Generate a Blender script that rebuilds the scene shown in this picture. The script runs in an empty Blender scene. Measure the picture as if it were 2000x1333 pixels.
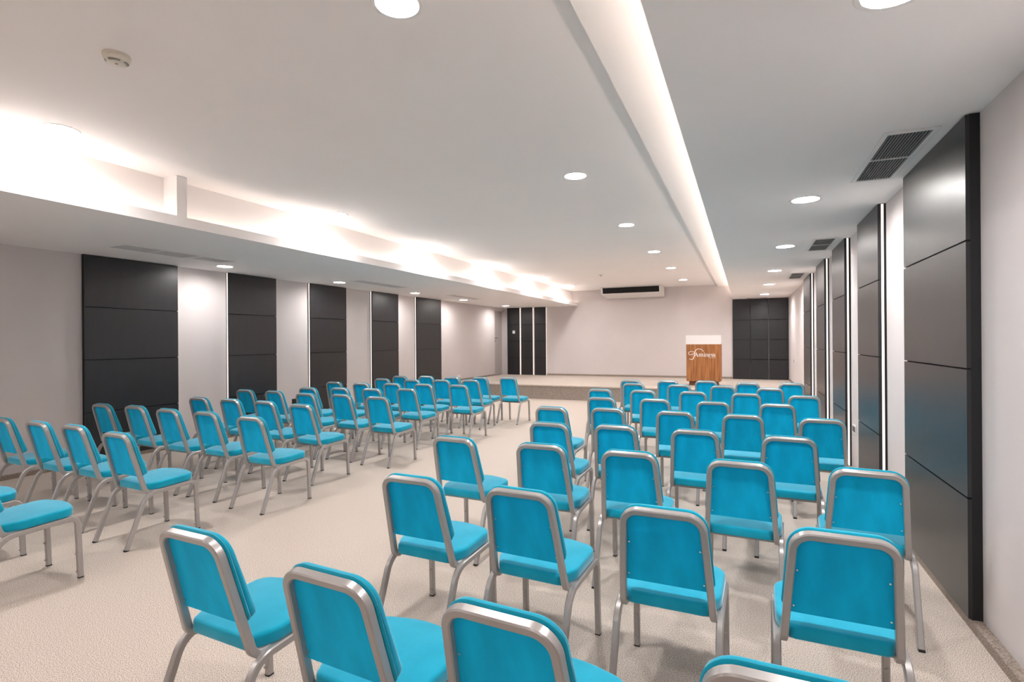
import bpy, bmesh, math, random
from mathutils import Vector, Matrix
random.seed(7)
S = bpy.context.scene
COL = S.collection

# ------------------------------------------------------------------ camera, world, exposure
YAW, PITCH, ROLL, FPX = -0.4094, 0.0, 0.0069, 1049.3
fw = Vector((math.sin(YAW), math.cos(YAW), 0.0))
rt0 = Vector((math.cos(YAW), -math.sin(YAW), 0.0))
dn0 = fw.cross(rt0)
cr, sr = math.cos(ROLL), math.sin(ROLL)
rt = rt0 * cr + dn0 * sr
dn = -rt0 * sr + dn0 * cr
cam_d = bpy.data.cameras.new('camera'); cam_d.sensor_width = 36.0; cam_d.sensor_fit = 'HORIZONTAL'
cam_d.lens = FPX * 36.0 / 2000.0; cam_d.clip_start = 0.05
cam = bpy.data.objects.new('camera', cam_d); COL.objects.link(cam)
M = Matrix((rt, -dn, -fw)).transposed().to_4x4(); M.translation = Vector((0, 0, 1.5))
cam.matrix_world = M
S.camera = cam
S.view_settings.view_transform = 'Standard'; S.view_settings.look = 'None'
S.view_settings.gamma = 1.0; S.view_settings.use_curve_mapping = False
S.view_settings.exposure = 2.34
wd = bpy.data.worlds.new('world'); S.world = wd; wd.use_nodes = True
wd.node_tree.nodes['Background'].inputs[0].default_value = (0.5, 0.5, 0.55, 1)
wd.node_tree.nodes['Background'].inputs[1].default_value = 0.05
DOWN_E, COVE_E, COVE_L, PANEL_E = 66.0, 1.35, 7.5, 0.28

# ------------------------------------------------------------------ room numbers (metres)
XL, XR, YB, YF = -7.546, 1.106, 16.71, -6.0
ZC, ZL, ZR = 3.0975, 2.616, 2.652
XF, XW = -4.94, -5.13            # left soffit edge, wall of the recess behind it
XE, XBD = -0.318, -0.719         # right soffit edge, hanging board edge
STY, STH = 12.98, 0.368          # stage front, stage height

# ------------------------------------------------------------------ materials
def s2l(c):
    return tuple((v / 12.92 if v <= 0.04045 else ((v + 0.055) / 1.055) ** 2.4) for v in c)
def mat(name, col, rough=0.6, metal=0.0, spec=0.5, **k):
    m = bpy.data.materials.new(name); m.use_nodes = True
    b = m.node_tree.nodes['Principled BSDF']
    b.inputs['Base Color'].default_value = (*col, 1); b.inputs['Roughness'].default_value = rough
    b.inputs['Metallic'].default_value = metal; b.inputs['Specular IOR Level'].default_value = spec
    for n, v in k.items(): b.inputs[n.replace('_', ' ')].default_value = v
    return m
def noise_mix(m, c1, c2, scale, detail=4, lo=0.35, hi=0.65, bump=0.0, stretch=None, bscale=None):
    nt = m.node_tree; b = nt.nodes['Principled BSDF']
    tc = nt.nodes.new('ShaderNodeTexCoord'); mp = nt.nodes.new('ShaderNodeMapping')
    nz = nt.nodes.new('ShaderNodeTexNoise'); rp = nt.nodes.new('ShaderNodeValToRGB')
    nt.links.new(tc.outputs['Object'], mp.inputs[0]); nt.links.new(mp.outputs[0], nz.inputs['Vector'])
    if stretch: mp.inputs['Scale'].default_value = stretch
    nz.inputs['Scale'].default_value = scale; nz.inputs['Detail'].default_value = detail
    rp.color_ramp.elements[0].position = lo; rp.color_ramp.elements[1].position = hi
    rp.color_ramp.elements[0].color = (*c1, 1); rp.color_ramp.elements[1].color = (*c2, 1)
    nt.links.new(nz.outputs['Fac'], rp.inputs[0]); nt.links.new(rp.outputs[0], b.inputs['Base Color'])
    if bump:
        bp = nt.nodes.new('ShaderNodeBump'); bp.inputs['Strength'].default_value = bump; bp.inputs['Distance'].default_value = 0.002
        src = nz
        if bscale:
            src = nt.nodes.new('ShaderNodeTexNoise'); src.inputs['Scale'].default_value = bscale
            nt.links.new(mp.outputs[0], src.inputs['Vector'])
        nt.links.new(src.outputs['Fac'], bp.inputs['Height']); nt.links.new(bp.outputs[0], b.inputs['Normal'])
    return m
def emis(name, col, e):
    m = bpy.data.materials.new(name); m.use_nodes = True; nt = m.node_tree
    b = nt.nodes['Principled BSDF']; b.inputs['Base Color'].default_value = (0.8, 0.8, 0.8, 1)
    b.inputs['Emission Color'].default_value = (*col, 1); b.inputs['Emission Strength'].default_value = e
    return m
M_floor = noise_mix(mat('speckled_floor', (.5, .45, .4), 0.55, spec=0.35), (.17, .132, .105), (.755, .655, .572), 230, 3, .34, .58)
M_base = noise_mix(mat('speckled_skirting', (.3, .25, .2), 0.5), (.16, .12, .095), (.44, .36, .30), 150, 3, .36, .64)
M_riser = noise_mix(mat('speckled_riser', (.3, .25, .2), 0.8), (.20, .16, .135), (.46, .39, .34), 110, 3, .36, .64)
M_wall = noise_mix(mat('greige_paint', (.6, .55, .53), 0.75, spec=.25), (.655, .602, .59), (.675, .622, .61), 1.3)
M_ceil = noise_mix(mat('white_ceiling_paint', (.8, .77, .76), 0.8, spec=.2), (.895, .855, .84), (.91, .87, .855), 1.0)
M_white = mat('white_paint', (.82, .79, .77), 0.6, spec=.3)
M_panel = noise_mix(mat('charcoal_laminate', (.022, .022, .027), 0.5, spec=.3, IOR=1.47, Coat_Weight=.8, Coat_Roughness=.34), (.0045, .0050, .0075), (.007, .0076, .0105), 14, 4, stretch=(1, 1, .15))
M_gap = mat('black_groove', (.006, .006, .007), .7)
M_fab = mat('turquoise_velvet', (0, .3, .5), 0.85, spec=.2, Sheen_Weight=.8, Sheen_Roughness=.4)
M_fab.node_tree.nodes['Principled BSDF'].inputs['Sheen Tint'].default_value = (.75, .92, 1, 1)
noise_mix(M_fab, (.0, .34, .50), (.006, .40, .58), 7, 4, .3, .7, bump=.08, stretch=(1.6, 1.6, .7), bscale=700)
M_fab2 = mat('turquoise_velvet_brightened', (0, .3, .5), 0.8, spec=.15, Sheen_Weight=.05)
noise_mix(M_fab2, (.0, .42, .72), (.0, .545, .90), 6, 5, .3, .72, bump=.08, stretch=(2.2, 2.2, .5), bscale=700)  # seat fabric again, colour raised to stand in for light on chair backs
M_steel = mat('silver_lacquered_steel', (.42, .398, .388), 0.32, metal=.4, spec=.5)
M_rub = mat('black_rubber', (.012, .012, .012), .6)
M_tack = mat('steel_tack', (.75, .75, .75), .25, metal=1)
M_under = mat('dark_underside', (.03, .03, .032), .8)
M_pled = emis('warm_panel_led', (1, .85, .74), PANEL_E)
M_cove = emis('warm_cove_led', (1, .86, .76), COVE_E)
M_cove2 = emis('warm_cove_led_right', (1, .86, .76), COVE_E * 2.0)
M_diff2 = emis('downlight_diffuser_soft', (1, .975, .965), DOWN_E * .65)
M_covl = emis('cove_lamp_lens', (1, .90, .82), COVE_L)
M_diff = emis('downlight_diffuser', (1, .975, .965), DOWN_E)
M_black = mat('black_plastic', (.01, .01, .011), .35)
M_wood = mat('walnut_veneer', (.3, .12, .05), .42, spec=.4)
noise_mix(M_wood, (.23, .082, .024), (.50, .21, .07), 3.2, 6, .3, .72, stretch=(9, 9, .55))
M_grille = mat('grey_grille', (.38, .37, .36), .5, metal=.3)
M_vgap = mat('vent_dark', (.02, .021, .021), .8)
M_faint = mat('pale_grille', (.66, .63, .62), .7)
M_cream = mat('cream_plastic', (.68, .64, .56), .45)
M_sign = mat('white_sign', (.8, .83, .86), .4)
M_pale = mat('white_gloss_board', (.86, .83, .81), .3)
M_txt = mat('white_lettering', (.9, .88, .85), .5)

# ------------------------------------------------------------------ mesh helpers
def link(name, bm, m, parent=None, smooth=False, angle=None):
    me = bpy.data.meshes.new(name); bmesh.ops.recalc_face_normals(bm, faces=bm.faces[:]); bm.to_mesh(me); bm.free()
    mats = m if isinstance(m, (list, tuple)) else [m]
    for x in mats: me.materials.append(x)
    if smooth:
        for p in me.polygons: p.use_smooth = True
    o = bpy.data.objects.new(name, me); COL.objects.link(o)
    if smooth and angle:
        md = None
        try: me.set_sharp_from_angle(angle=math.radians(angle))
        except Exception: pass
    if parent: o.parent = parent
    return o
def empty(name, loc=(0, 0, 0), rz=0.0):
    o = bpy.data.objects.new(name, None); COL.objects.link(o); o.location = loc; o.rotation_euler = (0, 0, rz)
    o.empty_display_size = .1
    return o
def tag(o, label, cat, group=None):
    o['label'] = label; o['category'] = cat
    if group: o['group'] = group
    return o
def struct(name, bm, m):
    o = link(name, bm, m); o['kind'] = 'structure'; return o
def box(bm, x0, x1, y0, y1, z0, z1, mi=0, bev=0.0):
    r = bmesh.ops.create_cube(bm, size=1.0)
    vs = r['verts']
    for v in vs:
        v.co = Vector((x0 + (v.co.x + .5) * (x1 - x0), y0 + (v.co.y + .5) * (y1 - y0), z0 + (v.co.z + .5) * (z1 - z0)))
    fs = {f for v in vs for f in v.link_faces}
    for f in fs: f.material_index = mi
    if bev:
        es = {e for v in vs for e in v.link_edges}
        bmesh.ops.bevel(bm, geom=list(es), offset=bev, segments=2, affect='EDGES', profile=.5)
    return vs
def fillet(pts, rad, n=7, closed=False):
    """polyline with rounded corners"""
    P = [Vector(p) for p in pts]; out = []; N = len(P)
    for i in range(N):
        r = rad[i] if isinstance(rad, (list, tuple)) else rad
        if (not closed and i in (0, N - 1)) or r <= 0: out.append(P[i].copy()); continue
        a, b, c = P[i - 1], P[i], P[(i + 1) % N]
        u = (a - b); w = (c - b); lu, lw = u.length, w.length; u.normalize(); w.normalize()
        ang = u.angle(w); t = min(r / math.tan(ang / 2), lu * .49 if closed else lu * .9, lw * .49 if closed else lw * .9)
        rr = t * math.tan(ang / 2)
        p0 = b + u * t; p1 = b + w * t; cen = b + (u + w).normalized() * (rr / math.sin(ang / 2))
        a0 = p0 - cen; a1 = p1 - cen; tot = a0.angle(a1); ax = a0.cross(a1).normalized()
        for k in range(n + 1):
            out.append(cen + Matrix.Rotation(tot * k / n, 3, ax) @ a0)
    return out
def sweep(bm, path, depth_ax, w, d, bev=.0035, caps=True):
    """rectangular tube with chamfered corners. depth_ax(i, T): axis of depth at path point"""
    hw, hd = w / 2, d / 2; b = bev
    sec = [(-hw + b, -hd), (hw - b, -hd), (hw, -hd + b), (hw, hd - b), (hw - b, hd), (-hw + b, hd), (-hw, hd - b), (-hw, -hd + b)]
    rings = []; n = len(path)
    for i, p in enumerate(path):
        T = (path[min(i + 1, n - 1)] - path[max(i - 1, 0)]).normalized()
        D = depth_ax(i, T); W = T.cross(D).normalized(); D = W.cross(T).normalized()
        rings.append([bm.verts.new(p + W * a + D * c) for a, c in sec])
    k = len(sec)
    for r0, r1 in zip(rings, rings[1:]):
        for j in range(k): bm.faces.new((r0[j], r0[(j + 1) % k], r1[(j + 1) % k], r1[j]))
    if caps: bm.faces.new(rings[0]); bm.faces.new(rings[-1][::-1])
def inset_poly(P, d):
    n = len(P); out = []
    for i in range(n):
        a, b, c = P[i - 1], P[i], P[(i + 1) % n]
        t = (c - a); t.normalize(); nr = Vector((-t.y, t.x)); out.append(b + nr * d)
    return out
def pad(bm, P, h, r, crown, f, bottom=0.0, piping=None):
    """cushion from closed ccw 2D outline P; f(x,y,n)->Vector; h height, r edge radius"""
    cen = Vector((sum(p.x for p in P) / len(P), sum(p.y for p in P) / len(P)))
    prof = [(r * .8, 0.0), (r * .25, r * .18), (0, r * .6)]
    if piping is not None:
        prof = [(.004, 0), (0, .002), (-.0035, .006), (0, .010), (.003, .012), (0.0, .015)]
    else: prof += []
    prof += [(0, h - r)]
    for k in range(1, 6):
        a = math.pi / 2 * k / 5; prof.append((r - r * math.cos(a), h - r + r * math.sin(a)))
    rings = []
    for ins, n in prof:
        rings.append([bm.verts.new(f(q.x, q.y, n)) for q in inset_poly(P, ins)])
    Q = inset_poly(P, r)
    for s in (.9, .75, .55, .3):
        rings.append([bm.verts.new(f(cen.x + (q.x - cen.x) * s, cen.y + (q.y - cen.y) * s, h + crown * (1 - s ** 2.2))) for q in Q])
    k = len(P)
    for r0, r1 in zip(rings, rings[1:]):
        for j in range(k): bm.faces.new((r0[j], r0[(j + 1) % k], r1[(j + 1) % k], r1[j]))
    c = bm.verts.new(f(cen.x, cen.y, h + crown))
    for j in range(k): bm.faces.new((rings[-1][j], rings[-1][(j + 1) % k], c))
    bm.faces.new(rings[0][::-1])
def disc(bm, cx, cy, z, r, n=24, up=False, mi=0):
    vs = [bm.verts.new((cx + r * math.cos(2 * math.pi * k / n), cy + r * math.sin(2 * math.pi * k / n), z)) for k in range(n)]
    f = bm.faces.new(vs if up else vs[::-1]); f.material_index = mi
def lathe(bm, prof, n=32, c=(0, 0, 0)):
    rings = []
    for r, z in prof:
        rings.append([bm.verts.new((c[0] + r * math.cos(2 * math.pi * k / n), c[1] + r * math.sin(2 * math.pi * k / n), c[2] + z)) for k in range(n)])
    for a, b in zip(rings, rings[1:]):
        for j in range(n): bm.faces.new((a[j], a[(j + 1) % n], b[(j + 1) % n], b[j]))
    return rings
def cyl(bm, p, ax, r, h, n=12):
    ax = Vector(ax).normalized(); u = ax.orthogonal().normalized(); w = ax.cross(u); p = Vector(p)
    A = [bm.verts.new(p + (u * math.cos(2 * math.pi * k / n) + w * math.sin(2 * math.pi * k / n)) * r) for k in range(n)]
    B = [bm.verts.new(v.co + ax * h) for v in A]
    for j in range(n): bm.faces.new((A[j], A[(j + 1) % n], B[(j + 1) % n], B[j]))
    bm.faces.new(A[::-1]); bm.faces.new(B)
def copy_thing(root):
    r = root.copy(); COL.objects.link(r)
    for ch in list(root.children):
        c = ch.copy(); COL.objects.link(c); c.parent = r
        for g in list(ch.children):
            d = g.copy(); COL.objects.link(d); d.parent = c
    return r
def slab_with_holes(bm, x0, x1, y0, y1, z, holes, r, n=24):
    """horizontal sheet with round holes for the recessed lights"""
    hs = sorted(holes, key=lambda h: h[1]); ys = [y0] + [(a[1] + b[1]) / 2 for a, b in zip(hs, hs[1:])]  + [y1]
    # split into strips of one or two holes in a line of equal y
    for i, (cx, cy) in enumerate(hs):
        ya, yb = ys[i], ys[i + 1]
        R = [Vector((x0, ya, z)), Vector((x1, ya, z)), Vector((x1, yb, z)), Vector((x0, yb, z))]
        C = [bm.verts.new((cx + r * math.cos(2 * math.pi * (k + .5) / n), cy + r * math.sin(2 * math.pi * (k + .5) / n), z)) for k in range(n)]
        # outer points: project each circle direction on the rectangle
        O = []
        for k in range(n):
            a = 2 * math.pi * (k + .5) / n; dx, dy = math.cos(a), math.sin(a)
            tx = ((x1 - cx) / dx) if dx > 0 else ((x0 - cx) / dx); ty = ((yb - cy) / dy) if dy > 0 else ((ya - cy) / dy)
            t = min(tx, ty); O.append(((cx + dx * t, cy + dy * t, z), 'x' if tx < ty else 'y', dx, dy))
        OV = [bm.verts.new(o[0]) for o in O]
        for k in range(n):
            j = (k + 1) % n
            vs = [C[j], C[k], OV[k]]
            if O[k][1] != O[j][1]:
                qx = x1 if (O[k][2] + O[j][2]) > 0 else x0; qy = yb if (O[k][3] + O[j][3]) > 0 else ya
                vs.append(bm.verts.new((qx, qy, z)))
            vs.append(OV[j]); bm.faces.new(vs)

# ------------------------------------------------------------------ lights positions
DLC = [(-1.5, y) for y in (-2.7, 2.12, 5.03, 7.47, 9.94, 12.36, 14.93)]
DLW = [(-4.66, y) for y in (-2.7, -0.3, 2.33, 5.30, 7.77, 10.25, 12.70, 15.08)]
DLL = [(-6.95, y) for y in (-1.8, 0.6, 5.52, 7.93, 10.44, 12.75, 15.55)]
DLR = [(0.465, y) for y in (-2.7, 2.13, 5.04, 7.48, 10.05, 12.51, 15.16)]
HR = 0.112

# ------------------------------------------------------------------ room shell
bm = bmesh.new(); box(bm, XL - .3, XR + .2, YF - .2, YB + .2, -.1, 0); struct('floor', bm, M_floor)
bm = bmesh.new(); T = .15
box(bm, XL - T, XL, YF, 15.97, 0, ZC + .1); box(bm, XL - T, XL, 15.97, YB, 2.50, ZC + .1); struct('wall_left', bm, M_wall)
bm = bmesh.new(); box(bm, XR, XR + T, YF, YB, 0, ZC + .1); struct('wall_right', bm, M_wall)
bm = bmesh.new(); box(bm, XL - T, XR + T, YB, YB + T, 0, ZC + .1); struct('wall_back', bm, M_wall)
bm = bmesh.new(); box(bm, XL - T, XR + T, YF - T, YF, 0, ZC + .1); struct('wall_front', bm, M_wall)
bm = bmesh.new(); bmesh.ops.create_cube(bm, size=.001, matrix=Matrix.Translation((-3, 0, ZC + .2))); bm.clear()
slab_with_holes(bm, XW - .02, -3.1, YF, YB, ZC, DLW, HR); slab_with_holes(bm, -3.1, -.08, YF, YB, ZC, DLC, HR)
struct('ceiling', bm, M_ceil)
# left soffit: underside, fascia lip, trough, wall of the recess
bm = bmesh.new(); slab_with_holes(bm, XL, XF, YF, YB, ZL, DLL, HR)
box(bm, XF - .022, XF, YF, YB, ZL + .0005, ZL + .098); box(bm, XW - .02, XF - .022, YF, YB, ZL + .015, ZL + .03)
box(bm, XW - .04, XW, YF, YB, ZL + .03, ZC); struct('trim_1', bm, M_ceil)
bm = bmesh.new(); box(bm, XW, XF + .001, 3.415, 3.517, ZL + .03, ZC); struct('trim_2', bm, M_ceil)
# right soffit
bm = bmesh.new(); slab_with_holes(bm, XE, XR, YF, YB, ZR, DLR, HR)
box(bm, XE, XE + .018, YF, YB, ZR + .0005, ZR + .155); box(bm, XE + .018, -.08, YF, YB, ZR + .11, ZR + .125)
box(bm, -.10, -.08, YF, YB, ZR + .12, ZC); struct('trim_3', bm, M_ceil)
bm = bmesh.new(); box(bm, XBD, -.10, YF, YB, 3.0426, ZC - .0005); struct('trim_4', bm, M_ceil)
# skirting
def skirt(name, *b):
    bm = bmesh.new(); box(bm, *b); struct(name, bm, M_base)
skirt('baseboard_right', XR - .052, XR, YF, STY, 0, .05)
skirt('baseboard_left', XL, XL + .052, YF, STY, 0, .05)
skirt('baseboard_front', XL + .052, XR - .052, YF, YF + .03, 0, .05)
bm = bmesh.new(); box(bm, -5.99, -.345, YB - .02, YB, STH, STH + .055)
box(bm, XR - .015, XR, STY, YB - .08, STH, STH + .05); box(bm, XL, XL + .015, STY, 15.95, STH, STH + .05); struct('baseboard_back', bm, M_base)
# door in the far left corner
bm = bmesh.new(); box(bm, XL - T, XL - .085, 15.97, YB, STH, 2.50); d = struct('door_1', bm, mat('grey_door_paint', (.50, .455, .445), .6))
bm = bmesh.new(); box(bm, XL - .085, XL - .078, 16.10, 16.14, 1.46, 1.66, bev=.002)
cyl(bm, (XL - .078, 16.12, 1.60), (1, 0, 0), .011, .05); box(bm, XL - .04, XL - .02, 16.11, 16.26, 1.59, 1.61, bev=.004)
cyl(bm, (XL - .078, 16.12, 1.50), (1, 0, 0), .014, .03)
hh = link('door_handle', bm, mat('dark_handle', (.12, .11, .11), .4, metal=.6), d)

# ------------------------------------------------------------------ stage
t = tag(empty('stage', (0, STY, 0)), 'low beige speckled stage platform across the far end of the room', 'stage')
bm = bmesh.new(); box(bm, XL + .001, XR - .001, 0.012, YB - STY - .001, 0, STH - .035); link('riser', bm, M_riser, t)
bm = bmesh.new(); box(bm, XL + .001, XR - .001, -.012, YB - STY - .001, STH - .035, STH, bev=.006); link('platform', bm, M_floor, t)

# ------------------------------------------------------------------ wall panels
def side_panel(y0, y1, side, ztop, label, near_led, group):
    """side=+1 right wall, -1 left wall; local x points into the room"""
    xw = XR if side > 0 else XL
    t = empty('wall_panel', (xw, (y0 + y1) / 2, .051)); tag(t, label, 'wall panel', group)
    sx = -side; th = .062; L = (y1 - y0) / 2
    def bx(bm, a, b, *r, **k):
        x0, x1 = sorted((sx * a, sx * b)); box(bm, x0, x1, *r, **k)
    zo = .051; gr = [0, .675 - zo, 1.34 - zo, 2.0 - zo, ztop - zo - .002]
    if side < 0: gr = [0, .64 - zo, 1.30 - zo, 1.96 - zo, ztop - zo - .002]
    bm = bmesh.new()
    for a, b in zip(gr, gr[1:]): bx(bm, th - .018, th, -L, L, a + .0045, b - .0045)
    bx(bm, .0005, th - .018, -L + .001, L - .001, 0, gr[-1], mi=1)
    link('board', bm, [M_panel, M_gap], t)
    for s, on in ((-1, near_led), (1, True)):
        if not on: continue
        bm = bmesh.new(); y = s * (L - .001)
        ya, yb = sorted((y, y + s * .003)); bx(bm, .019, .037, ya, yb, 0.004, gr[-1] - .004)
        link('led_strip', bm, M_pled, t)
    return t
ords = ['nearest', 'second', 'third', 'fourth', 'farthest']
for i, (y0, y1) in enumerate([(3.465, 4.645), (5.457, 6.366), (7.145, 8.082), (8.844, 9.809), (10.692, 11.828)]):
    side_panel(y0, y1, 1, ZR, f'tall charcoal grooved panel on the right wall, {ords[i]} of five', i > 0, 'charcoal panels on the right wall')
for i, (y0, y1) in enumerate([(3.99, 5.18), (6.01, 6.95), (7.75, 8.74), (9.57, 10.54), (11.30, 12.48)]):
    side_panel(y0, y1, -1, ZL, f'tall charcoal grooved panel on the left wall, {ords[i]} of five', i > 0, 'charcoal panels on the left wall')
def back_panel(x0, x1, ztop, label, group, leds, dy=.0):
    t = empty('wall_panel', ((x0 + x1) / 2, YB, STH)); tag(t, label, 'wall panel', group); L = (x1 - x0) / 2
    gr = [.0, .93 - STH, 1.49 - STH, 2.05 - STH, ztop - STH - .002]
    bm = bmesh.new()
    for a, b in zip(gr, gr[1:]): box(bm, -L + .006, L - .006, -.062 - dy, -.044, a + .009, b - .009)
    box(bm, -L + .001, L - .001, -.044, -.0005, 0.0, gr[-1], mi=1)
    link('board', bm, [M_panel, M_gap], t)
    for s in leds:
        bm = bmesh.new(); x = s * (L - .001); xa, xb = sorted((x, x + s * .003)); box(bm, xa, xb, -.037, -.012, .004, gr[-1] - .004)
        link('led_strip', bm, M_pled, t)
    return t
bp = [(-7.40, -6.945), (-6.895, -6.475), (-6.42, -6.01)]
for i, (a, b) in enumerate(bp):
    back_panel(a, b, ZL, ['charcoal panel with a small white sign in the far left corner of the stage', 'middle one of three narrow charcoal panels left of the stage back wall', 'charcoal panel beside the bare back wall, right of two narrow ones'][i], 'narrow charcoal panels at the left of the stage', (-1, 1) if i else (1,))
for i, (a, b) in enumerate([(-.327, .128), (.137, .602), (.611, 1.10)]):
    back_panel(a, b, ZR, ['wide charcoal panel behind the lectern side of the stage, next to bare wall', 'middle one of three joined charcoal panels at the right of the stage', 'charcoal panel in the far right corner of the stage, against side wall'][i], 'joined charcoal panels at the right of the stage', (), dy=.004 * i)
bm = bmesh.new(); box(bm, -7.20, -7.11, YB - .068, YB - .0625, 1.75, 1.85, bev=.001)
s = tag(link('sign', bm, M_sign, None), 'small square white sign on a charcoal panel in the far left corner', 'sign')
bm = bmesh.new(); box(bm, -7.185, -7.125, YB - .0695, YB - .068, 1.815, 1.825); link('printed_line', bm, mat('sign_ink', (.15, .2, .3), .5), s)

# ------------------------------------------------------------------ downlights
def make_downlight(md):
    t = empty('downlight')
    bm = bmesh.new(); lathe(bm, [(HR - .012, .045), (HR - .012, .002), (HR - .010, -.003), (HR + .008, -.004), (HR + .012, -.0005)], 32)
    link('trim_ring', bm, M_white, t, smooth=True, angle=40)
    bm = bmesh.new(); disc(bm, 0, 0, .026, HR - .0125, 32); link('diffuser', bm, md, t)
    return t
proto = make_downlight(M_diff); first = True
def ordn(i): return ['nearest', 'second', 'third', 'fourth', 'fifth', 'sixth', 'seventh', 'farthest'][i]
def nth(i, n): return 'farthest' if i == n - 1 else ('nearest' if i == 0 else ['', 'second', 'third', 'fourth', 'fifth', 'sixth'][i])
def place_lights(lst, z, where, group):
    global first
    vis = [p for p in lst if p[1] > 1.5]
    for (x, y) in lst:
        o = proto if first else copy_thing(proto); first = False
        o.location = (x, y, z)
        if (x, y) in vis: lab = f'{nth(vis.index((x, y)), len(vis))} round white downlight {where}'
        else: lab = f'{["farther", "nearer"][[p for p in lst if p[1] <= 1.5].index((x, y))]} downlight {where[3:]}, behind the camera'.replace('lowered ', '').replace('raised ', '')
        tag(o, lab, 'downlight', group)
place_lights(DLC, ZC, 'in the ceiling row nearer the right-hand cove', 'downlights in the middle of the raised ceiling')
place_lights(DLW, ZC, 'in the raised ceiling along the bright left cove', 'downlights beside the left cove')
proto = make_downlight(M_diff2); first = True
place_lights(DLL, ZL, 'in the lowered ceiling over the left wall', 'downlights over the left wall')
proto = make_downlight(M_diff); first = True
place_lights(DLR, ZR, 'in the lowered ceiling over the right wall', 'downlights over the right wall')

# ------------------------------------------------------------------ cove lighting
bm = bmesh.new(); box(bm, -5.035, -4.995, 3.53, YB - .05, ZL + .031, ZL + .040); tag(link('led_strip_light', bm, M_cove), 'warm strip light hidden along the left ceiling cove beyond the pier', 'strip light')
bm = bmesh.new(); box(bm, -5.035, -4.995, YF + .05, 3.40, ZL + .031, ZL + .040); tag(link('led_strip_light', bm, M_cove), 'warm strip light hidden in the left ceiling cove before the pier', 'strip light')
bm = bmesh.new(); box(bm, -.27, -.235, YF + .05, YB - .05, ZR + .127, ZR + .145); tag(link('led_strip_light', bm, M_cove2), 'warm strip light hidden above the edge of the right lowered ceiling', 'strip light')
cl = empty('cove_lamp')
bm = bmesh.new(); box(bm, -.035, .035, -.07, .07, 0, .016, bev=.003); link('housing', bm, M_white, cl)
bm = bmesh.new(); box(bm, -.028, .028, -.06, .06, .0165, .020); link('lens', bm, M_covl, cl)
for i, y in enumerate((2.47, 5.35, 7.8, 10.3, 12.9, 15.12)):
    o = cl if i == 0 else copy_thing(cl); o.location = (-5.075, y, ZL + .031)
    tag(o, f'{nth(i, 6)} small bright uplight lying in the left ceiling cove', 'lamp', 'uplights in the left cove')

# ------------------------------------------------------------------ vents
def vent(x0, x1, y0, y1, z, label, cells, mats, group, slats, cat='vent'):
    t = tag(empty('ceiling_vent', ((x0 + x1) / 2, (y0 + y1) / 2, z)), label, cat, group)
    W, L = (x1 - x0) / 2, (y1 - y0) / 2; fr = .028
    bm = bmesh.new()
    box(bm, -W, -W + fr, -L, L, -.008, -.0005, bev=.002); box(bm, W - fr, W, -L, L, -.008, -.0005, bev=.002)
    box(bm, -W + fr, W - fr, -L, -L + fr, -.008, -.0005); box(bm, -W + fr, W - fr, L - fr, L, -.008, -.0005)
    for k in range(1, cells):
        y = -L + 2 * L * k / cells; box(bm, -W + fr, W - fr, y - .008, y + .008, -.008, -.0005)
    link('frame', bm, mats[0], t)
    bm = bmesh.new(); box(bm, -W + fr, W - fr, -L + fr, L - fr, -.0012, -.0004); link('backing', bm, mats[1], t)
    bm = bmesh.new(); n = slats
    for k in range(n):
        x = -W + fr + (2 * W - 2 * fr) * (k + .5) / n; box(bm, x - .0016, x + .0016, -L + fr, L - fr, -.007, -.0012)
    link('louvers', bm, mats[2], t)
vr = (M_white, M_vgap, M_grille)
G = 'louvred vents over the right wall'
vent(.72, .985, 3.60, 4.62, ZR, 'white framed black louvred vent above the nearest right-hand panel', 2, vr, G, 13)
vent(.73, .985, 7.06, 7.98, ZR, 'louvred vent over the right wall, second from the camera', 2, vr, G, 13)
vent(.735, .985, 10.52, 11.48, ZR, 'louvred vent over the right wall, third from the camera', 2, vr, G, 13)
vent(.02, .60, 16.30, 16.60, ZR, 'dark vent in the lowered ceiling above the far right stage panels', 1, vr, G, 10)
vf = (M_ceil, M_faint, M_faint)
G = 'pale vents over the left wall'
vent(-6.72, -6.34, 3.78, 4.72, ZL, 'pale grey ceiling grille over the left wall, nearest the camera', 2, vf, G, 16)
vent(-6.66, -6.34, 4.75, 5.20, ZL, 'short pale ceiling grille beside the first downlight of the left wall', 1, vf, G, 16)
vent(-6.62, -6.29, 7.80, 9.25, ZL, 'pale ceiling grille over the left wall between the second and third downlights', 2, vf, G, 16)
vent(-6.60, -6.36, 11.25, 12.66, ZL, 'farthest pale ceiling grille over the left wall', 2, vf, G, 16)

# ------------------------------------------------------------------ smoke detector, sensor
t = tag(empty('smoke_detector', (-3.18, 1.86, ZC)), 'round cream smoke detector with black slots on the raised ceiling', 'smoke detector')
bm = bmesh.new(); r = lathe(bm, [(.066, -.0003), (.066, -.010), (.060, -.012), (.060, -.018), (.064, -.021), (.060, -.036), (.044, -.046), (.0, -.048)], 40); link('housing', bm, M_cream, t, smooth=True, angle=35)
bm = bmesh.new()
for rr, zz in ((.0535, -.0402), (.0475, -.0440)):
    for q in range(4):
        pts = []
        for k in range(9):
            a = math.radians(q * 90 + 12 + 66 * k / 8); pts.append(a)
        for a, b in zip(pts, pts[1:]):
            vs = [bm.verts.new((ra * math.cos(x), ra * math.sin(x), zz - .0016 + (ra - rr) * .45)) for ra, x in ((rr - .0016, a), (rr + .0016, a), (rr + .0016, b), (rr - .0016, b))]
            bm.faces.new(vs)
link('slots', bm, M_black, t)
bm = bmesh.new(); cyl(bm, (0, 0, -.0470), (0, 0, -1), .008, .003); link('test_button', bm, M_grille, t)
t = tag(empty('ceiling_sensor', (-3.21, 12.85, ZC)), 'tiny round sensor on the ceiling in front of the wide air conditioner', 'sensor')
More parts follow.
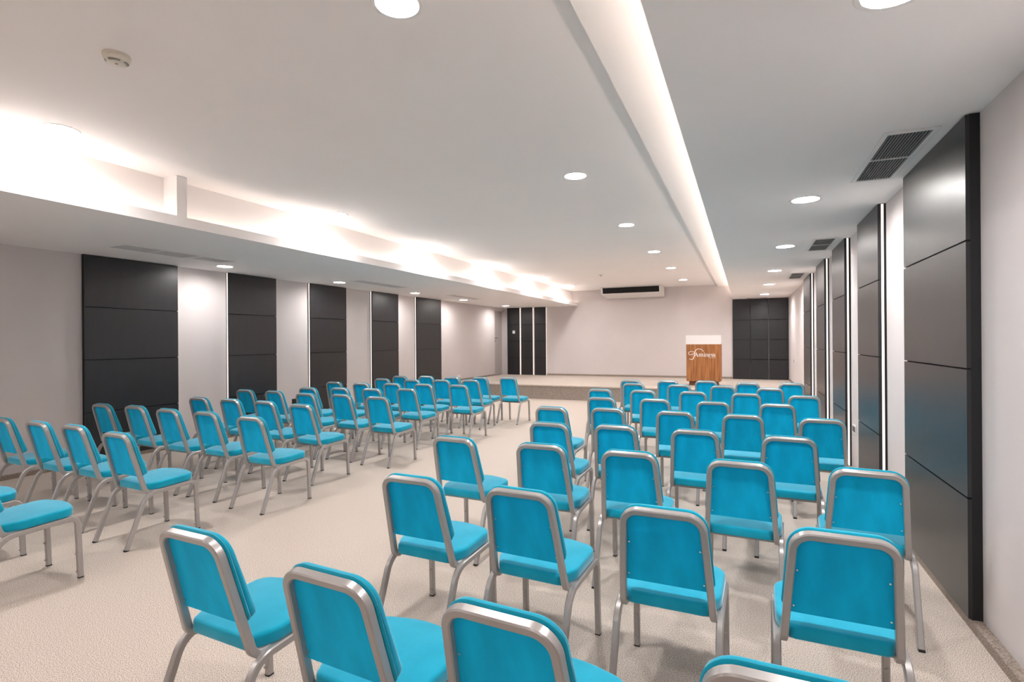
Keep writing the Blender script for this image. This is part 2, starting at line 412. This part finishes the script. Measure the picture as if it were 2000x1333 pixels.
bm = bmesh.new(); lathe(bm, [(.06, -.0003), (.058, -.010), (.02, -.014), (.0, -.014)], 24); link('cover', bm, M_cream, t, smooth=True)
bm = bmesh.new(); lathe(bm, [(.018, -.014), (.015, -.032), (.0, -.036)], 16); link('lens', bm, M_grille, t, smooth=True)

# ------------------------------------------------------------------ air conditioner
t = tag(empty('air_conditioner', (-3.10, 16.30, ZC)), 'wide white ceiling air conditioner with black front opening above the stage', 'air conditioner')
prof = [(-.40, -.030), (-.335, -.210), (.36, -.295), (.36, -.004), (-.36, -.004)]
bm = bmesh.new(); W = .88
for s0, s1 in ((-W, -W + .05), (W - .05, W)):
    A = [bm.verts.new((s0, y, z)) for y, z in prof]; B = [bm.verts.new((s1, y, z)) for y, z in prof]
    bm.faces.new(A); bm.faces.new(B[::-1])
    for j in range(5): bm.faces.new((A[j], B[j], B[(j + 1) % 5], A[(j + 1) % 5]))
inn = [(-.345, -.195), (-.335, -.212), (.36, -.295), (.36, -.004), (-.392, -.004), (-.40, -.026), (-.30, -.026), (-.25, -.18)]
A = [bm.verts.new((-W + .05, y, z)) for y, z in inn]; B = [bm.verts.new((W - .05, y, z)) for y, z in inn]; n = len(inn)
bm.faces.new(A); bm.faces.new(B[::-1])
for j in range(n): bm.faces.new((A[j], B[j], B[(j + 1) % n], A[(j + 1) % n]))
link('casing', bm, M_white, t)
bm = bmesh.new()
vs = [bm.verts.new(c) for c in ((-W + .051, -.375, -.028), (W - .051, -.375, -.028), (W - .051, -.325, -.192), (-W + .051, -.325, -.192))]; bm.faces.new(vs)
bmesh.ops.solidify(bm, geom=bm.faces[:], thickness=.01); link('grille', bm, M_black, t)
bm = bmesh.new()
for k in range(4):
    x = -W + .16 + (2 * W - .32) * k / 3; box(bm, x - .004, x + .004, -.385, -.355, -.15, -.04)
link('air_guide', bm, M_vgap, t)

# ------------------------------------------------------------------ lectern
t = tag(empty('lectern', (-.945, 14.0, STH)), 'walnut lectern with white top board and white lettering, standing on the stage', 'lectern')
bm = bmesh.new(); box(bm, -.34, .34, .03, .50, 0, .105, bev=.003); link('plinth', bm, mat('dark_walnut', (.16, .055, .02), .45), t)
bm = bmesh.new(); box(bm, -.402, .402, .012, .54, .105, 1.02, bev=.004)
bodyo = link('body', bm, M_wood, t)
bm = bmesh.new(); box(bm, -.400, .400, -.002, .012, .105, 1.02, bev=.003)
link('front_panel', bm, M_wood, t)
bm = bmesh.new(); box(bm, -.412, .412, -.012, .016, 1.018, 1.238, bev=.003); box(bm, -.412, -.392, .016, .54, 1.018, 1.20, bev=.002); box(bm, .392, .412, .016, .54, 1.018, 1.20, bev=.002)
link('top_board', bm, M_pale, t)
bm = bmesh.new()
v = [bm.verts.new(c) for c in ((-.39, .02, 1.17), (.39, .02, 1.17), (.39, .53, 1.06), (-.39, .53, 1.06))]; bm.faces.new(v); bmesh.ops.solidify(bm, geom=bm.faces[:], thickness=.018)
link('reading_shelf', bm, M_pale, t)
# lettering: strokes on the front panel, local x / z
bm = bmesh.new()
def ribbon(pts, ws, y=-.0045):
    P = [Vector((p[0], p[1])) for p in pts]; n = len(P); L = []; R = []
    if not isinstance(ws, (list, tuple)): ws = [ws] * n
    for i in range(n):
        T = (P[min(i + 1, n - 1)] - P[max(i - 1, 0)]).normalized(); N = Vector((-T.y, T.x)) * ws[i] / 2
        L.append(P[i] + N); R.append(P[i] - N)
    a = [bm.verts.new((q.x, y, q.y)) for q in L]; b = [bm.verts.new((q.x, y, q.y)) for q in R]
    for i in range(n - 1): bm.faces.new((a[i], a[i + 1], b[i + 1], b[i]))
def bez(p0, p1, p2, p3, n=12):
    return [tuple((1 - u) ** 3 * a + 3 * (1 - u) ** 2 * u * b + 3 * (1 - u) * u * u * c + u ** 3 * d for a, b, c, d in zip(p0, p1, p2, p3)) for u in [k / n for k in range(n + 1)]]
cap, xh, bz = .098, .066, .715     # cap height, x height, baseline
def stem(x, h, w=.017, serif=True, base=bz):
    ribbon([(x, base), (x, base + h)], w)
    if serif: ribbon([(x - w * .95, base + .002), (x + w * .95, base + .002)], .005)
x = -.205
ribbon([(x + .004, bz), (x + .040, bz + cap)], .009); ribbon([(x + .036, bz + cap), (x + .074, bz)], .021)
ribbon([(x + .016, bz + .034), (x + .058, bz + .034)], .006); ribbon([(x - .010, bz + .002), (x + .016, bz + .002)], .005); ribbon([(x + .056, bz + .002), (x + .092, bz + .002)], .005)
def arch(x0, x1):
    ribbon(bez((x0, bz + xh * .66), (x0 + .006, bz + xh * 1.08), (x1, bz + xh * 1.12), (x1, bz + xh * .70)), [.006 + .0009 * k for k in range(13)])
    stem(x1, xh * .72)
x = -.095
stem(x, xh); ribbon([(x - .014, bz + xh - .003), (x, bz + xh - .003)], .006); arch(x, x + .040); arch(x + .040, x + .080)
x = .022
stem(x, xh); ribbon([(x - .014, bz + xh - .003), (x, bz + xh - .003)], .006)
ring = [(x - .001 + .010 * math.cos(2 * math.pi * k / 12), bz + xh + .022 + .010 * math.sin(2 * math.pi * k / 12)) for k in range(12)]
bm.faces.new([bm.verts.new((p[0], -.0045, p[1])) for p in ring])
x = .058
stem(x, xh); ribbon([(x - .014, bz + xh - .003), (x, bz + xh - .003)], .006); arch(x, x + .042)
def let_e(x):
    cx, cz, rx, rz = x + .026, bz + xh / 2, .023, xh / 2
    pts = [(cx + rx * math.cos(a), cz + rz * math.sin(a)) for a in [math.radians(5 + 305 * k / 22) for k in range(23)]]
    ws = [.007 + .011 * max(0, math.sin(math.radians(5 + 305 * k / 22) - math.pi / 2)) for k in range(23)]
    ribbon(pts, ws); ribbon([(cx - rx, cz + .003), (cx + rx, cz + .003)], .005)
def let_s(x):
    w, h = .036, xh
    pts = bez((x + w, bz + h * .80), (x + w * .9, bz + h * 1.10), (x - .004, bz + h * 1.10), (x + .003, bz + h * .72)) + bez((x + .003, bz + h * .72), (x + .008, bz + h * .50), (x + w * 1.0, bz + h * .52), (x + w, bz + h * .27))[1:] + bez((x + w, bz + h * .27), (x + w, bz - h * .10), (x + .002, bz - h * .10), (x - .001, bz + h * .22))[1:]
    n = len(pts); ribbon(pts, [.006 + .011 * math.sin(math.pi * k / (n - 1)) ** 2 for k in range(n)])
    ribbon([(x + w, bz + h * .98), (x + w, bz + h * .66)], .004); ribbon([(x, bz + .002), (x, bz + h * .34)], .004)
let_e(.124); let_s(.186); let_s(.236)
# swash of the initial
sw = bez((.005, .835), (-.02, .905), (-.12, .925), (-.165, .885)) + bez((-.165, .885), (-.22, .83), (-.20, .72), (-.235, .665))[1:] + bez((-.235, .665), (-.262, .630), (-.31, .640), (-.330, .665))[1:]
ribbon(sw, [.009 + .007 * math.sin(math.pi * k / (len(sw) - 1)) for k in range(len(sw))])
sw = bez((-.205, .820), (-.25, .850), (-.350, .850), (-.350, .795)) + bez((-.350, .795), (-.350, .745), (-.265, .745), (-.215, .80))[1:]
ribbon(sw, .011)
link('logo', bm, M_txt, t)
tc = bpy.data.curves.new('caption', 'FONT'); tc.body = 'hotels & resorts'; tc.size = .026; tc.align_x = 'RIGHT'; tc.extrude = .0005
to = bpy.data.objects.new('caption', tc); COL.objects.link(to); bpy.context.view_layer.update()
me = bpy.data.meshes.new_from_object(to); bpy.data.objects.remove(to); me.materials.append(M_txt)
to = bpy.data.objects.new('caption', me); COL.objects.link(to); to.parent = t; to.location = (.285, -.0045, .682); to.rotation_euler = (math.pi / 2, 0, 0)

# ------------------------------------------------------------------ sockets
def socket(loc, side, w, h, label, dark=False, n=2):
    t = tag(empty('wall_socket', loc), label, 'socket'); sx = -side
    def bx(a, b, *r, **k):
        x0, x1 = sorted((sx * a, sx * b)); box(bm, x0, x1, *r, **k)
    bm = bmesh.new(); bx(.0005, .010, -w / 2, w / 2, -h / 2, h / 2, bev=.003); link('plate', bm, M_black if dark else M_white, t)
    for k in range(n):
        bm = bmesh.new(); y = (k - (n - 1) / 2) * w / n; bx(.010, .013, y - w / n * .36, y + w / n * .36, -h * .30, h * .30, bev=.002); link('insert', bm, M_black, t)
socket((XR, 6.95, .50), 1, .17, .10, 'double power socket low on the right wall past the second panel')
socket((XR, 14.90, .95), 1, .10, .12, 'small switch box on the right wall beside the stage', n=1)
socket((XL, 7.42, .43), -1, .15, .09, 'black power socket low on the left wall between second and third panels', dark=True)
socket((XL, 13.55, .50), -1, .16, .07, 'pale blank plate low on the left wall past the farthest panel', n=0)

# ------------------------------------------------------------------ banquet chair
TH = math.atan2(.098, .364)
Vv = Vector((0, -math.sin(TH), math.cos(TH))); Nn = Vector((0, math.cos(TH), math.sin(TH))); O0 = Vector((0, -.134, .396))
def bk(x, v, n): return Vector((x, 0, 0)) + O0 + Vv * v + Nn * n
def make_chair():
    t = empty('banquet_chair')
    # back frame
    vt = .4345; wt = .179 - .0687 * vt * math.cos(TH)
    def side(s): return [Vector((s * .181, .10, .381)), bk(s * .180, -.018, .014), bk(s * wt, vt, .014)]
    R = side(1); L = side(-1)[::-1]
    path = fillet(R + L, [0, .045, .062, .062, .045, 0], 8)
    def dax(i, T):
        # depth axis = back-plane normal in the arch; for the lower bends it turns with the tube
        d = Nn - T * Nn.dot(T)
        if abs(T.x) < .35 and T.dot(Vv) ** 2 < .985:
            xa = Vector((1, 0, 0)); d = xa.cross(T) if T.dot(Vector((0, 1, 0))) * 1 < 0 else T.cross(xa)
            d = d.normalized()
            if d.dot(Nn) < 0 and abs(T.y) < .8: d = -d
            if abs(T.y) >= .8: d = Vector((0, 0, 1)) if d.z > 0 else Vector((0, 0, -1)); d = Vector((0, 0, 1))
            if abs(T.y) < .8: d = d
        return d
    bm = bmesh.new(); sweep(bm, path, dax, .0265, .031, .0042)
    link('back_frame', bm, M_steel, t, smooth=True, angle=35)
    # back cushion (front) and cloth panel (rear)
    def w_at(v): return .179 - .0687 * v * math.cos(TH)
    v0, v1 = .112, vt + .0125; e = .0150
    P = fillet([(-w_at(v0) - e, v0, 0), (w_at(v0) + e, v0, 0), (w_at(v1) + e, v1, 0), (-w_at(v1) - e, v1, 0)], [.028, .028, .078, .078], 9, closed=True)
    P2 = []
    for i, p in enumerate(P):      # a few extra points on the long sides
        q = P[(i + 1) % len(P)]; P2.append(Vector((p.x, p.y)))
        if (q - p).length > .08:
            for k in range(1, 5): w = p.lerp(q, k / 5); P2.append(Vector((w.x, w.y)))
    def fb(x, v, n):
        k = 1.12 - .42 * max(0, min(1, (v - v0) / (v1 - v0))); return bk(x, v, .0300 + (n * k if n > .012 else n))
    bm = bmesh.new(); pad(bm, P2, .040, .016, .006, fb, piping=True); link('backrest', bm, M_fab, t, smooth=True, angle=60)
    e = -.0125; v1 = vt - .0125; v0 = .106
    P = fillet([(-w_at(v0) - e, v0, 0), (w_at(v0) + e, v0, 0), (w_at(v1) + e, v1, 0), (-w_at(v1) - e, v1, 0)], [.004, .004, .048, .048], 8, closed=True)
    bm = bmesh.new(); A = [bm.verts.new(bk(p.x, p.y, .0200)) for p in P]; B = [bm.verts.new(bk(p.x, p.y, .0315)) for p in P]
    bm.faces.new(A); bm.faces.new(B[::-1]); k = len(P)
    for j in range(k): bm.faces.new((A[j], A[(j + 1) % k], B[(j + 1) % k], B[j]))
    bp_ = link('back_panel', bm, M_fab2, t)
    for s in (-1, 1):
        for v in (.135, .285):
            bm = bmesh.new(); cyl(bm, bk(s * (w_at(v) - .022), v, .0203), -Nn, .0036, .0025, 8); link('tack', bm, M_tack, bp_)
    # seat
    P = fillet([(-.158, -.122, 0), (.158, -.122, 0), (.205, -.030, 0), (.207, .235, 0), (.0, .292, 0), (-.207, .235, 0), (-.205, -.030, 0)], [.035, .035, .12, .075, .9, .075, .12], 7, closed=True)
    P2 = [Vector((p.x, p.y)) for p in P]
    fs = lambda x, y, n: Vector((x, y, .3985 + n + .045 * (y - .05)))
    bm = bmesh.new(); pad(bm, P2, .055, .014, .009, fs); st = link('seat', bm, M_fab, t, smooth=True, angle=60)
    bm = bmesh.new(); k = len(P2); Q = inset_poly(P2, .05)
    A = [bm.verts.new(fs(p.x, p.y, -.010)) for p in Q]; B = [bm.verts.new(fs(p.x, p.y, .001)) for p in Q]
    bm.faces.new(A); bm.faces.new(B[::-1])
    for j in range(k): bm.faces.new((A[j], A[(j + 1) % k], B[(j + 1) % k], B[j]))
    link('seat_board', bm, M_under, st)
    # legs
    X1 = Vector((1, 0, 0))
    for s in (-1, 1):
        rear = fillet([(s * .204, -.264, .008), (s * .202, -.125, .376), (s * .201, .10, .386)], [0, .105, 0], 9)
        front = fillet([(s * .204, .266, .008), (s * .202, .252, .393), (s * .201, .10, .386)], [0, .048, 0], 8)
        for kk, p in enumerate((rear, front)):
            bm = bmesh.new(); sweep(bm, p, lambda i, T: T.cross(X1), .0275, .030, .0042)
            if kk:
                for z in (.045, .16): cyl(bm, (s * .204, .266 - .015 - z * .03, z), (0, -1, 0), .0065, .008, 10)
            lg = link('leg', bm, M_steel, t, smooth=True, angle=35)
            bm = bmesh.new(); y = -.266 if kk == 0 else .266
            box(bm, s * .204 - .0135, s * .204 + .0135, y - .0145, y + .0145, 0, .010, bev=.002); link('rubber_foot', bm, M_rub, lg)
    for y, z in ((-.045, .372), (.215, .378)):
        bm = bmesh.new(); sweep(bm, [Vector((-.192, y, z)), Vector((0, y, z)), Vector((.192, y, z))], lambda i, T: Vector((0, 0, 1)), .02, .02, .004); link('stretcher', bm, M_steel, t, smooth=True, angle=35)
    return t
RBLOCK = [
    [(-1.742, 9.177, -2.5), (-1.148, 9.243, -2.5), (-0.572, 9.381, -2.5), (0.039, 9.160, -2.5), (0.646, 9.289, -2.5)],
    [(-1.569, 8.523, -2.5), (-0.893, 8.471, -2.5), (-0.291, 8.464, -2.5), (0.313, 8.253, -2.5)],
    [(-1.817, 7.430, -2.8), (-1.240, 7.444, -2.6), (-0.610, 7.447, -2.4), (0.016, 7.408, -2.6), (0.639, 7.334, -2.4)],
    [(-1.533, 6.373, -2.7), (-0.930, 6.408, -2.2), (-0.310, 6.332, -2.5), (0.306, 6.341, -2.3)],
    [(-1.780, 5.314, -2.5), (-1.230, 5.410, -2.6), (-0.596, 5.387, -2.3), (-0.014, 5.354, -2.6), (0.590, 5.311, -2.5)],
    [(-1.454, 4.334, -2.6), (-0.926, 4.384, -2.4), (-0.337, 4.374, -2.3), (0.280, 4.309, -2.7)],
    [(-1.846, 3.475, -3.9), (-1.210, 3.461, -0.3), (-0.639, 3.441, -0.9), (-0.021, 3.390, -3.0), (0.580, 3.415, -3.9)],
    [(-1.509, 2.448, -2.1), (-0.917, 2.433, -3.7), (-0.298, 2.392, -1.4), (0.307, 2.346, -1.2)],
    [(-1.789, 1.510, -2.7), (-1.100, 1.428, -3.9), (-0.545, 1.421, -4.0), (0.085, 1.410, -2.0)],
]
LBLOCK = [
    [(-3.949, 9.145, -2.8), (-4.474, 9.050, -3.5), (-5.002, 8.949, -3.7), (-5.633, 9.050, -3.2), (-6.125, 8.888, -3.8)],
    [(-4.320, 8.391, -2.5), (-4.807, 8.245, -3.2), (-5.331, 8.133, -4.1), (-6.006, 8.179, -3.5)],
    [(-4.006, 7.406, -3.3), (-4.628, 7.398, -3.6), (-5.186, 7.349, -3.7), (-5.703, 7.234, -4.5), (-6.305, 7.277, -3.3)],
    [(-4.390, 6.599, -3.9), (-4.873, 6.440, -3.4), (-5.406, 6.388, -3.3), (-5.887, 6.264, -3.0)],
    [(-4.081, 5.530, -2.4), (-4.700, 5.613, -4.3), (-5.252, 5.575, -4.8), (-5.930, 5.684, -4.5), (-6.480, 5.680, -3.5)],
    [(-4.361, 4.598, -3.9), (-4.990, 4.692, -5.3), (-5.578, 4.719, -4.0), (-6.110, 4.710, -3.5)],
    [(-4.062, 3.699, -2.8), (-4.773, 3.798, -3.6), (-5.349, 3.811, -3.2), (-5.964, 3.874, -3.3), (-6.500, 3.850, -4.0)],
    [(-4.293, 2.718, -2.9), (-5.019, 2.816, -3.7), (-5.563, 2.824, -2.8), (-6.169, 2.836, -2.9)],
    [(-4.147, 1.806, -3.6), (-4.930, 1.860, -3.0)],
]
SEAT = ['aisle seat', 'second from the aisle', 'third from the aisle', 'fourth from the aisle', 'fifth from the aisle']
ROW = ['first', 'second', 'third', 'fourth', 'fifth', 'sixth', 'seventh', 'eighth', 'ninth']
chair = make_chair(); used = False
for side_, blk in (('right', RBLOCK), ('left', LBLOCK)):
    for ri, row in enumerate(blk):
        for si, (x, y, a) in enumerate(row):
            o = copy_thing(chair) if used else chair; used = True
            o.location = (x, y, 0); o.rotation_euler = (0, 0, math.radians(a))
            tag(o, f'turquoise banquet chair, {side_} block, {ROW[ri]} row from the stage, {SEAT[si]}', 'chair', f'turquoise chairs in the {side_}-hand block')
